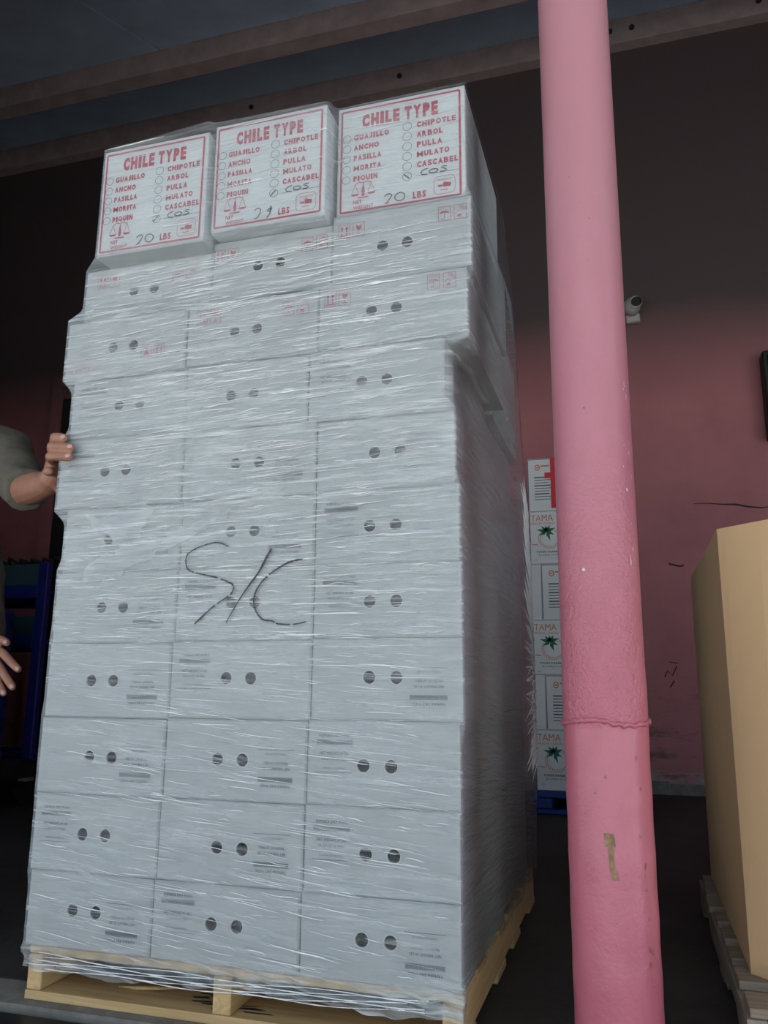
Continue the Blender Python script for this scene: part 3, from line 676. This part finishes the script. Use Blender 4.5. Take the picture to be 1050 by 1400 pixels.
def film_y(x, z):
    a = int(min(max((z-.070)/(2.135-.070)*(NZ-1), 0), NZ-1)); k3 = np.interp(x, [-.166, -.148, .165, .195] if z < 1.79 else [-.117, -.104, .208, .215], [0, 1, 1, 2]); y = np.interp(k3, [0, 1, 2], FYs[a])
    if z > .5 and z < 1.3:
        dd = (z-.985)-(x+.43)*.37; y -= .007*math.exp(-(dd/.028)**2)*max(0, min(1, (x+.50)*8, (.20-x)*6)); d2 = (z-1.045)-(x+.43)*.25; y -= .004*math.exp(-(d2/.016)**2)*max(0, min(1, (x+.5)*8, (-.08-x)*8))
    return y
FL = [(-0.438, 1.116), (-0.363, 1.107), (-0.31, 1.128), (-0.24, 1.122), (-0.257, 1.085), (-0.27, 1.05), (-0.194, 1.054), (-0.10, 1.085), (-0.03, 1.108), (-0.11, 1.052), (-0.19, 1.02), (-0.27, 0.988), (-0.37, 0.952), (-0.428, 0.942), (-0.411, 0.986), (-0.338, 1.012), (-0.358, 1.051), (-0.407, 1.077)]
fp = MB(); FL = [(x+.006*rng.standard_normal(), z+.004*rng.standard_normal()) for x, z in dense(FL+FL[:1], 5)[:-1]]
fp.add([(x, film_y(x, z)-.0016, z) for x, z in FL], [tuple(range(len(FL)))])
fo = fp.build('film_glare', film_mat('glare_film_layer', .15), film); recalc(fo.data)  # glare on the loose film put in as a hazier white layer
rb = MB()                                  # gathered ridges of film drawn tight across the front
for i in range(2600):
    q = rng.random(); z = .12+2.0*rng.random()
    dens = np.interp(z, [.1, .7, .9, 1.2, 1.75, 1.82, 2.1], [.42, .5, .9, .9, .8, .12, .10])
    if rng.random() > dens: continue
    L_ = .03+.14*rng.random()**1.5; x0 = -.50+(1.0-L_)*rng.random()
    tl = np.interp(z, [.1, .6, .8, 1.0, 1.3, 1.8, 2.1], [-.10, -.085, -.02, .02, .05, .03, .03])+.022*rng.standard_normal(); w0 = (.0004+.0010*rng.random()**2)
    P = []; ok = True
    for j in range(6):
        t = j/5; x = x0+L_*t; zc = z+tl*L_*(t-.5)+.0012*math.sin(t*5+i); P.append((x, film_y(x, zc)-.0006, zc))
        a_ = int(min(max((zc-.070)/(2.135-.070)*(NZ-1), 0), NZ-1)); ok = ok and xl[a_]+.008 < x < xr[a_]-.008 and (zc < 1.775 or (zc > 1.84 and (P[0][0] < -.125) == (x < -.125) and (P[0][0] > .205) == (x > .225) and not (-.125 <= x < -.10)))
    if ok: rb.tube(P, [w0*.2, w0*.8, w0, w0, w0*.8, w0*.2], 4)
tag(rb.build('film_ridges', M_CREASE, film, True), kind='stuff')
tail = MB()
for q in range(6):
    P = [(x, -.016-.002*math.sin(x*13+q), .074+.005*q-.004*math.cos(x*5)+.003*math.sin(x*19+q*2)) for x in np.linspace(-.48+.05*rng.random(), .40+.08*rng.random(), 60)]
    tail.tube(P, [.0005+.0008*rng.random() for _ in P], 5)
tag(tail.build('film_hem', M_CREASE, film, True), kind='stuff')

# ------------------------------------------------------------------ bulk box on its pallet at the right
GX, GY = 1.07, .10
bp = empty('weathered_pallet', (0, 0, 0)); tag(bp, 'grey weathered pallet under the tall brown bulk box', 'pallet')
for x in (1.035, 1.50, 1.985):
    mb = MB(); pr_ = [(.12, .018), (.12, .088), (1.30, .088), (1.30, .018), (1.16, .018), (1.13, .048), (.98, .048), (.95, .018), (.50, .018), (.47, .048), (.32, .048), (.29, .018)]
    v = [(xx, y, z) for xx in (x, x+.036) for y, z in pr_]; m = len(pr_)
    mb.add(v, [tuple(range(m))[::-1], tuple(m+i for i in range(m))]+[(i, (i+1) % m, m+(i+1) % m, m+i) for i in range(m)]).build('stringer', M_OLDW, bp)
for k in range(8):
    y = .125+k*.152; o_ = rng.uniform(-.008, .006)
    MB().box((1.038+o_, y, .0885), (2.02, y+.098, .106), ch=.002).build('deck_board', M_OLDX, bp)
for y in (.125, .60, 1.19): MB().box((1.035, y, .0005), (2.02, y+.10, .0175), ch=.002).build('bottom_board', M_OLDX, bp)
H0, H1 = .1065, 1.068
chf = .23
octo = [(GX, GY+chf), (GX+chf, GY), (GX+1.0-chf, GY), (GX+1.0, GY+chf), (GX+1.0, GY+1.2-chf+.1), (GX+1.0-chf, GY+1.3), (GX+chf, GY+1.3), (GX, GY+1.17)]
gb = MB(); wt = .008; cxy = Vector((GX+.5, GY+.62)); N8 = 8
inn = [tuple(cxy+(Vector(p)-cxy)*.983) for p in octo]
ST = 10; v = []; lvl = np.linspace(H0, H1, ST)
pts_per = []
for s_, src in ((1, octo), (0, inn)):
    for z in lvl:
        for i, p in enumerate(src):
            q = Vector(src[(i+1) % N8]); p = Vector(p)
            for t in (0, .06, .35, .65, .94):
                c_ = p.lerp(q, t); bul = .018*math.sin(PI*t)*math.sin(PI*(z-H0)/(H1-H0)) if t not in (0,) else 0
                nrm = (c_-cxy).normalized(); c_ = c_+nrm*bul; v.append((c_.x, c_.y, z))
per = N8*5; ff = []
for a in range(ST-1):
    for j in range(per):
        ff.append((a*per+j, a*per+(j+1) % per, (a+1)*per+(j+1) % per, (a+1)*per+j)); b0 = ST*per
        ff.append((b0+a*per+j, b0+(a+1)*per+j, b0+(a+1)*per+(j+1) % per, b0+a*per+(j+1) % per))
for j in range(per):
    a0 = (ST-1)*per; b0 = ST*per+a0; ff.append((a0+j, a0+(j+1) % per, b0+(j+1) % per, b0+j))
ff.append(tuple(j for j in range(per))[::-1])
gbo = gb.add(v, ff).build('bulk_box', M_KRAFT, None, False)
tag(gbo, 'tall eight-sided brown corrugated bulk box on a weathered pallet, right of the pillar', 'box')

# ------------------------------------------------------------------ background pallet of white produce boxes
BY = 3.12; bx0 = .318
pb = empty('plastic_pallet', (0, 0, 0)); tag(pb, 'blue plastic pallet under the stacked white produce boxes by the back wall', 'pallet')
MB().box((bx0-.02, BY-.015, .088), (bx0+.60, BY+.90, .124), ch=.004).build('deck', M_BLUEP, pb)
for x in (bx0-.01, bx0+.24, bx0+.50):
    for y in (BY, BY+.40, BY+.78): MB().box((x, y, .028), (x+.09, y+.10, .087), ch=.004).build('foot_block', M_BLUEP, pb)
for x in (bx0-.01, bx0+.24, bx0+.50): MB().box((x, BY-.01, .001), (x+.09, BY+.89, .027), ch=.004).build('runner', M_BLUEP, pb)
MB().box((bx0, BY-.012, .001), (bx0+.59, BY+.05, .027), ch=.004).build('runner', M_BLUEP, pb)
zb = [.125, .452, .760, 1.070, 1.400, 1.717, 2.045]
def leaf(mb, cx, cz, s):
    for a, l in ((2.9, 1.0), (2.3, .75), (3.6, .8), (.4, .9), (1.1, .7), (-.4, .8), (-1.2, .95), (1.7, .6)):
        d = Vector((math.cos(a), math.sin(a))); n_ = Vector((-d.y, d.x)); c0 = Vector((cx, cz)); L_ = s*l
        P = [c0, c0+d*L_*.35+n_*s*.17, c0+d*L_*.6+n_*s*.10, c0+d*L_, c0+d*L_*.6-n_*s*.10, c0+d*L_*.35-n_*s*.17]; mb.poly2([(q.x, q.y) for q in P])
def produce_box(x0, x1, z0, z1, kind, lab):
    o = link('produce_box', carton_mesh(x1-x0, .42, z1-z0-.002, False, 'produce_box', M_WHITE3), None, ((x0+x1)/2, BY, z0))
    tag(o, lab, 'box', 'white produce boxes by the back wall'); w_, h = x1-x0, z1-z0
    if kind == 'logo':
        a = MB(); put_text(a, 'TAMA', -w_/2+.008, -w_/2+.138, h-.060, h-.022, 0, .0); put_text(a, 'FRESH CHILES', -w_/2+.010, -w_/2+.15, h-.082, h-.068)
        for rr in (.066, .056): a.line2(circle2(-w_/2+.115, h-.165, rr, rr*.9, 26), .003, 0, True)
        a.line2([(-w_/2+.012, h-.20), (-w_/2+.045, h-.203)], .005)
        link('orange_print', a.mesh('orange_print', M_ORANGE), o, (0, -.0008, 0))
        g_ = MB(); leaf(g_, -w_/2+.098, h-.125, .062); link('green_print', g_.mesh('green_print', M_GREEN), o, (0, -.0010, 0))
        t_ = MB(); put_text(t_, 'TWIN FARMS', -w_/2+.035, -w_/2+.165, h-.252, h-.240, 0, .02); put_text(t_, 'Specialty Seeds', -w_/2+.048, -w_/2+.165, h-.272, h-.258); put_text(t_, '12 KG', -w_/2+.018, -w_/2+.040, h-.298, h-.290)
        tag(link('dark_print', t_.mesh('dark_print', M_GREYI), o, (0, -.0008, 0)), kind='stuff')
    elif kind == 'panel':
        a = MB(); a.line2(circle2(-w_/2+.060, h-.058, .013, .016, 12), .006, 0, True); a.poly2(circle2(-w_/2+.060, h-.058, .006, .006, 8)); a.line2([(-w_/2+.08, h-.05), (-w_/2+.13, h-.05)], .008)
        link('orange_print', a.mesh('orange_print', M_ORANGE), o, (0, -.0008, 0))
        t_ = MB()
        for j in range(9): t_.line2([(-w_/2+.040, h-.12-.017*j), (-w_/2+.040+.10+.02*math.sin(j*2), h-.12-.017*j)], .005 if j % 3 else .008)
        tag(link('dark_print', t_.mesh('dark_print', M_GREYI), o, (0, -.0008, 0)), kind='stuff')
        t_ = MB(); t_.line2([(-w_/2+.004, .006), (-w_/2+.004, h-.008), (w_/2-.004, h-.008)], .005); link('printed_frame', t_.mesh('printed_frame', M_GREYI), o, (0, -.0008, 0))
    return o
NM = ['bottom', 'second', 'third', 'fourth', 'fifth', 'top']
for i in range(6):
    z0, z1 = zb[i], zb[i+1]
    if i % 2 == 0: produce_box(bx0, bx0+.40, z0, z1, 'logo', 'white produce box with orange lettering and green leaf, %s layer by the back wall' % NM[i])
    elif i < 5:
        xs_ = bx0+(.058 if i == 3 else .062); produce_box(xs_-.30+.24, xs_-.001, z0, z1, 'plain', 'narrow plain white box at the left, %s layer by the back wall' % NM[i])
        produce_box(xs_, bx0+.42, z0, z1, 'panel', 'white box with orange emblem and lines of print, %s layer by the back wall' % NM[i])
    else:
        o = produce_box(bx0-.005, bx0+.30, z0, z1, 'panel', 'white box with orange emblem and bright red side, topmost by the back wall')
        MB().box((-.015, -.004, .015), (.10, -.0006, z1-z0-.004)).build('red_label', M_BRED, o)
        MB().box((-.05, -.006, .20), (.10, -.0042, .235)).build('red_label', M_BRED, o)

# ------------------------------------------------------------------ security camera and wall box
sc_ = empty('security_camera', (.995, YW, 3.40)); tag(sc_, 'small pale grey security camera on the back wall above the bulk box', 'camera')
MB().box((-.045, -.055, -.075), (.055, -.002, -.005), ch=.008).build('mount', M_GREY, sc_)
MB().ball((0, -.085, .030), .062, .075, .066, 18, 12).build('housing', M_GREY, sc_, True)
MB().tube([(.020, -.118, .030), (.032, -.166, .030)], [.040, .036], 18).build('lens', M_BLACK, sc_)
MB().tube([(.020, -.130, .030), (.031, -.170, .030), (.031, -.172, .030)], [.046, .045, .038], 18, False).build('bezel', M_GREY, sc_, True)
eb = empty('wall_cabinet', (1.83, YW, 2.35)); tag(eb, 'dark steel cabinet fixed to the pink wall at the right edge', 'cabinet')
MB().box((0, -.14, 0), (.55, -.002, .62), ch=.01).build('case', M_BLACK, eb); MB().box((.03, -.152, .03), (.52, -.141, .59), ch=.004).build('cabinet_door', M_BLACK, eb)
MB().box((.45, -.165, .28), (.47, -.153, .36)).build('latch', M_GREY, eb)

# ------------------------------------------------------------------ blue rack, drum and black dolly at the left
rk = empty('steel_rack', (0, 0, 0)); tag(rk, 'blue steel rack with dark teal panels behind the person', 'rack')
for x in (-2.735, -3.75):
    for y in (2.60, 3.20): MB().box((x, y, .0005), (x+.07, y+.05, 1.445), ch=.004).build('post', M_BLUE, rk)
for z in (1.215, .90, .16):
    MB().box((-3.68, 2.605, z), (-2.736, 2.645, z+.085), ch=.004).build('rail', M_BLUE, rk); MB().box((-3.68, 3.205, z), (-2.736, 3.245, z+.085), ch=.004).build('rail', M_BLUE, rk)
    MB().box((-3.68, 2.646, z+.03), (-2.736, 3.204, z+.06)).build('shelf', M_BLUE, rk)
for z0, z1 in ((1.302, 1.435), (.987, 1.10)): MB().box((-3.66, 2.62, z0), (-2.738, 2.66, z1)).build('panel', M_TEALP, rk)
cb = MB()
for q in range(7):
    x = -3.25+.09*q; cb.tube([(x, 2.72, 1.449), (x+.03, 2.68, 1.47+.02*rng.random()), (x+.08, 2.70, 1.46), (x+.12, 2.74, 1.45)], .012, 6)
tag(cb.build('cable_coil', M_BLACK), 'loose black cable lying on top of the blue rack', 'cable')
dl = empty('dolly', (0, 0, 0)); tag(dl, 'low black dolly under the blue drum', 'dolly')
MB().box((-3.15, 1.80, .17), (-2.42, 2.45, .25), ch=.006).build('platform', M_BLACK, dl)
for x in (-3.08, -2.50):
    for y in (1.87, 2.38): MB().tube([(x-.02, y, .075), (x+.02, y, .075)], .073, 16).build('wheel', M_BLACK, dl); MB().box((x-.03, y-.03, .14), (x+.03, y+.03, .169)).build('caster', M_GREY, dl)
dr = MB().lathe([(0.001, .0), (.275, 0), (.285, .012), (.285, .04), (.272, .055), (.278, .22), (.290, .235), (.290, .255), (.280, .27), (.280, .52), (.290, .535), (.290, .555), (.275, .57), (.27, .80), (.28, .82), (.28, .845), (.26, .85), (.001, .85)], (0, 0, 0), 40).build('drum', M_BLUEP, None, True, (-2.83, 2.12, .2515))
tag(dr, 'blue plastic drum standing on the low black dolly', 'drum')

# ------------------------------------------------------------------ person at the left, mostly outside the frame
pe = empty('person', (-1.22, .29, 0)); tag(pe, 'person in an olive grey t-shirt steadying the stack with one hand', 'person')
body = MB()
def limb(P, R_, n=14): body.tube(P, R_, n); body.ball(P[0], R_[0]); body.ball(P[-1], R_[-1])
ARM_R = [(-1.06, .39, 1.43), (-.93, .30, 1.325), (-.83, .22, 1.250), (-.73, .155, 1.240), (-.640, .095, 1.232), (-.612, .075, 1.240)]
limb(ARM_R, [.058, .052, .047, .045, .034, .032])
def finger(P, r0, r1): body.tube(P, [r0+(r1-r0)*i/(len(P)-1) for i in range(len(P))], 10); body.ball(P[-1], r1, nu=10, nv=6); body.ball(P[0], r0, nu=10, nv=6)
# right hand: palm pressed to the side of the stack, fingers closed round the front edge
PALM = [((-.612, .075, 1.240), .030), ((-.594, .060, 1.262), .028), ((-.580, .046, 1.280), .024)]
body.tube([(-.612, .078, 1.240), (-.598, .064, 1.268), (-.588, .052, 1.296)], [.031, .027, .022], 12)
body.tube([(-.612, .076, 1.238), (-.594, .060, 1.262), (-.580, .046, 1.276)], [.031, .027, .022], 12)
body.tube([(-.612, .076, 1.236), (-.592, .062, 1.246), (-.576, .052, 1.250)], [.031, .026, .019], 12)
finger([(-.588, .050, 1.302), (-.563, .008, 1.320), (-.543, -.016, 1.3225), (-.522, -.024, 1.319), (-.505, -.025, 1.314)], .0125, .0108)
finger([(-.582, .046, 1.290), (-.562, .000, 1.296), (-.540, -.028, 1.294), (-.505, -.0335, 1.289), (-.477, -.0315, 1.2845)], .0130, .0112)
finger([(-.580, .046, 1.272), (-.564, .002, 1.270), (-.542, -.028, 1.267), (-.508, -.0335, 1.263), (-.481, -.0315, 1.260)], .0130, .0112)
finger([(-.576, .050, 1.248), (-.568, .014, 1.238), (-.558, -.010, 1.232), (-.545, -.026, 1.229)], .0125, .0118)
finger([(-.600, .075, 1.228), (-.590, .090, 1.200), (-.580, .105, 1.175), (-.572, .115, 1.160)], .0150, .0115)
# other hand: held low across the belly, fingers spread and pointing down
limb([(-1.315, .13, 1.41), (-1.27, .09, 1.25), (-1.20, .09, 1.09), (-1.12, .16, .97), (-1.03, .26, .858)], [.058, .052, .046, .043, .033])
body.tube([(-1.03, .26, .858), (-.985, .285, .822), (-.945, .298, .797)], [.033, .034, .030], 12)
body.tube([(-1.03, .26, .852), (-.99, .285, .785), (-.950, .300, .745)], [.033, .034, .028], 12)
finger([(-.965, .298, .828), (-.935, .296, .824), (-.908, .292, .818), (-.893, .288, .812)], .0150, .0110)
finger([(-.950, .300, .797), (-.905, .290, .782), (-.866, .284, .754), (-.839, .282, .736)], .0145, .0110)
finger([(-.950, .300, .770), (-.912, .290, .742), (-.876, .284, .708), (-.853, .282, .686)], .0145, .0112)
finger([(-.954, .302, .748), (-.926, .294, .715), (-.900, .288, .685), (-.884, .285, .668)], .0138, .0106)
finger([(-.970, .302, .738), (-.952, .300, .705), (-.934, .296, .678), (-.924, .294, .664)], .0125, .0098)
# torso, neck, head, legs; the chest faces the camera's right
limb([(-1.22, .30, .90), (-1.22, .30, 1.02), (-1.21, .29, 1.20), (-1.20, .27, 1.36), (-1.20, .265, 1.45)], [.135, .135, .135, .135, .085], 18)
limb([(-1.09, .36, 1.425), (-1.20, .265, 1.44), (-1.29, .15, 1.415)], [.072, .085, .072])
limb([(-1.20, .265, 1.44), (-1.19, .255, 1.56)], [.060, .056])
HC = Vector((-1.175, .24, 1.665)); HD = Matrix.Rotation(math.radians(-42), 3, 'Z')
def hp(a, b_, c_): return HC+HD @ Vector((a, b_, c_))
body.ball(HC, .098, .078, .118, 20, 14, HD); body.ball(hp(.055, 0, -.05), .052, .050, .050); body.ball(hp(.103, 0, -.015), .017, .014, .022)
for q in (-1, 1): body.ball(hp(0, q*.080, -.010), .020, .010, .032, 12, 8, HD)
for a, b_ in ((-1.15, .35), (-1.28, .22)): limb([(a, b_, .80), (a, b_, .50), (a, b_, .10)], [.078, .062, .045])
bo = body.build('body', M_SKIN, pe); bo.location = -Vector(pe.location)
md = bo.modifiers.new('fuse', 'REMESH'); md.mode = 'VOXEL'; md.voxel_size = .0042; md.use_smooth_shade = True
sm = bo.modifiers.new('soften', 'SMOOTH'); sm.factor = .5; sm.iterations = 3
def cloth(name, mb, mat, vox=.010, it=5, disp=0.0):
    o = mb.build(name, mat, pe); o.location = -Vector(pe.location); m = o.modifiers.new('fuse', 'REMESH'); m.mode = 'VOXEL'; m.voxel_size = vox; m.use_smooth_shade = True
    s_ = o.modifiers.new('soften', 'SMOOTH'); s_.factor = .5; s_.iterations = it
    if disp:
        tx = bpy.data.textures.new('folds', 'CLOUDS'); tx.noise_scale = .09; q = o.modifiers.new('folds', 'DISPLACE'); q.texture = tx; q.strength = disp; q.mid_level = .5; q.texture_coords = 'GLOBAL'
    return o
sh_ = MB()
sh_.tube([(-1.175, .31, .745), (-1.185, .31, .86), (-1.19, .305, 1.02), (-1.21, .29, 1.20), (-1.20, .27, 1.36), (-1.20, .265, 1.47)], [.190, .196, .190, .170, .158, .095], 20)
for P, R_ in (([(-1.09, .37, 1.43), (-1.20, .265, 1.45), (-1.29, .15, 1.42)], [.092, .100, .088]), (ARM_R[:2]+[(-.86, .245, 1.272), (-.800, .200, 1.246)], [.080, .072, .067, .064]),
              ([(-1.315, .13, 1.41), (-1.27, .09, 1.25), (-1.235, .09, 1.16)], [.078, .070, .066])):
    sh_.tube(P, R_, 16); sh_.ball(P[0], R_[0])
cloth('shirt', sh_, M_SHIRT, .010, 4, .022)
tr_ = MB(); tr_.tube([(-1.21, .29, .76), (-1.215, .295, .93)], [.160, .158], 18)
for a, b_ in ((-1.15, .35), (-1.28, .22)): tr_.tube([(a, b_, .90), (a, b_, .80), (a, b_, .50), (a, b_, .07)], [.105, .112, .084, .070], 16)
cloth('trousers', tr_, M_TROU, .012, 4, .012)
def loc_(o): o.location = -Vector(pe.location); return o
for a, b_ in ((-1.15, .35), (-1.28, .22)):
    so = MB(); R_ = Matrix.Rotation(math.radians(-42), 3, 'Z'); c_ = Vector((a, b_, .045))+R_ @ Vector((.05, 0, 0)); so.ball(c_, .14, .052, .044, 16, 10, R_)
    so.box((-.13, -.045, .0005), (.13, .045, .025), Matrix.Translation((c_.x, c_.y, 0)) @ R_.to_4x4(), .01); loc_(so.build('shoe', M_SHOE, pe, True))
ha = MB(); ha.ball(hp(-.015, 0, .025), .104, .086, .110, 20, 14, HD); loc_(ha.build('hair', M_HAIR, pe, True))
for q in (-1, 1): ey = MB(); ey.ball(hp(.086, q*.032, .007), .012, .013, .008, 12, 8, HD); loc_(ey.build('eye', M_HAIR, pe, True))
li = MB(); li.ball(hp(.099, 0, -.060), .010, .024, .006, 12, 8, HD); loc_(li.build('mouth', M_NAIL, pe, True))
def nail(tip, prev, outn, s=.0075):
    d = (Vector(tip)-Vector(prev)).normalized(); n_ = Vector(outn); n_ = (n_-d*n_.dot(d)).normalized(); b_ = d.cross(n_)
    R_ = Matrix((d, b_, n_)).transposed(); mb = MB(); mb.ball(Vector(tip)+n_*.0088+d*.002, s*1.15, s*.85, .0026, 12, 8, R_); o = mb.build('fingernail', M_NAIL, pe, True); o.location = -Vector(pe.location)
CD = (.55, -.80, .0)
nail((-.505, -.025, 1.314), (-.522, -.024, 1.319), (0, -1, .2)); nail((-.477, -.0315, 1.2845), (-.505, -.0335, 1.289), (0, -1, .2)); nail((-.481, -.0315, 1.260), (-.508, -.0335, 1.263), (0, -1, .2))
nail((-.839, .282, .736), (-.866, .284, .754), CD); nail((-.853, .282, .686), (-.876, .284, .708), CD); nail((-.884, .285, .668), (-.900, .288, .685), CD); nail((-.893, .288, .812), (-.908, .292, .818), CD)
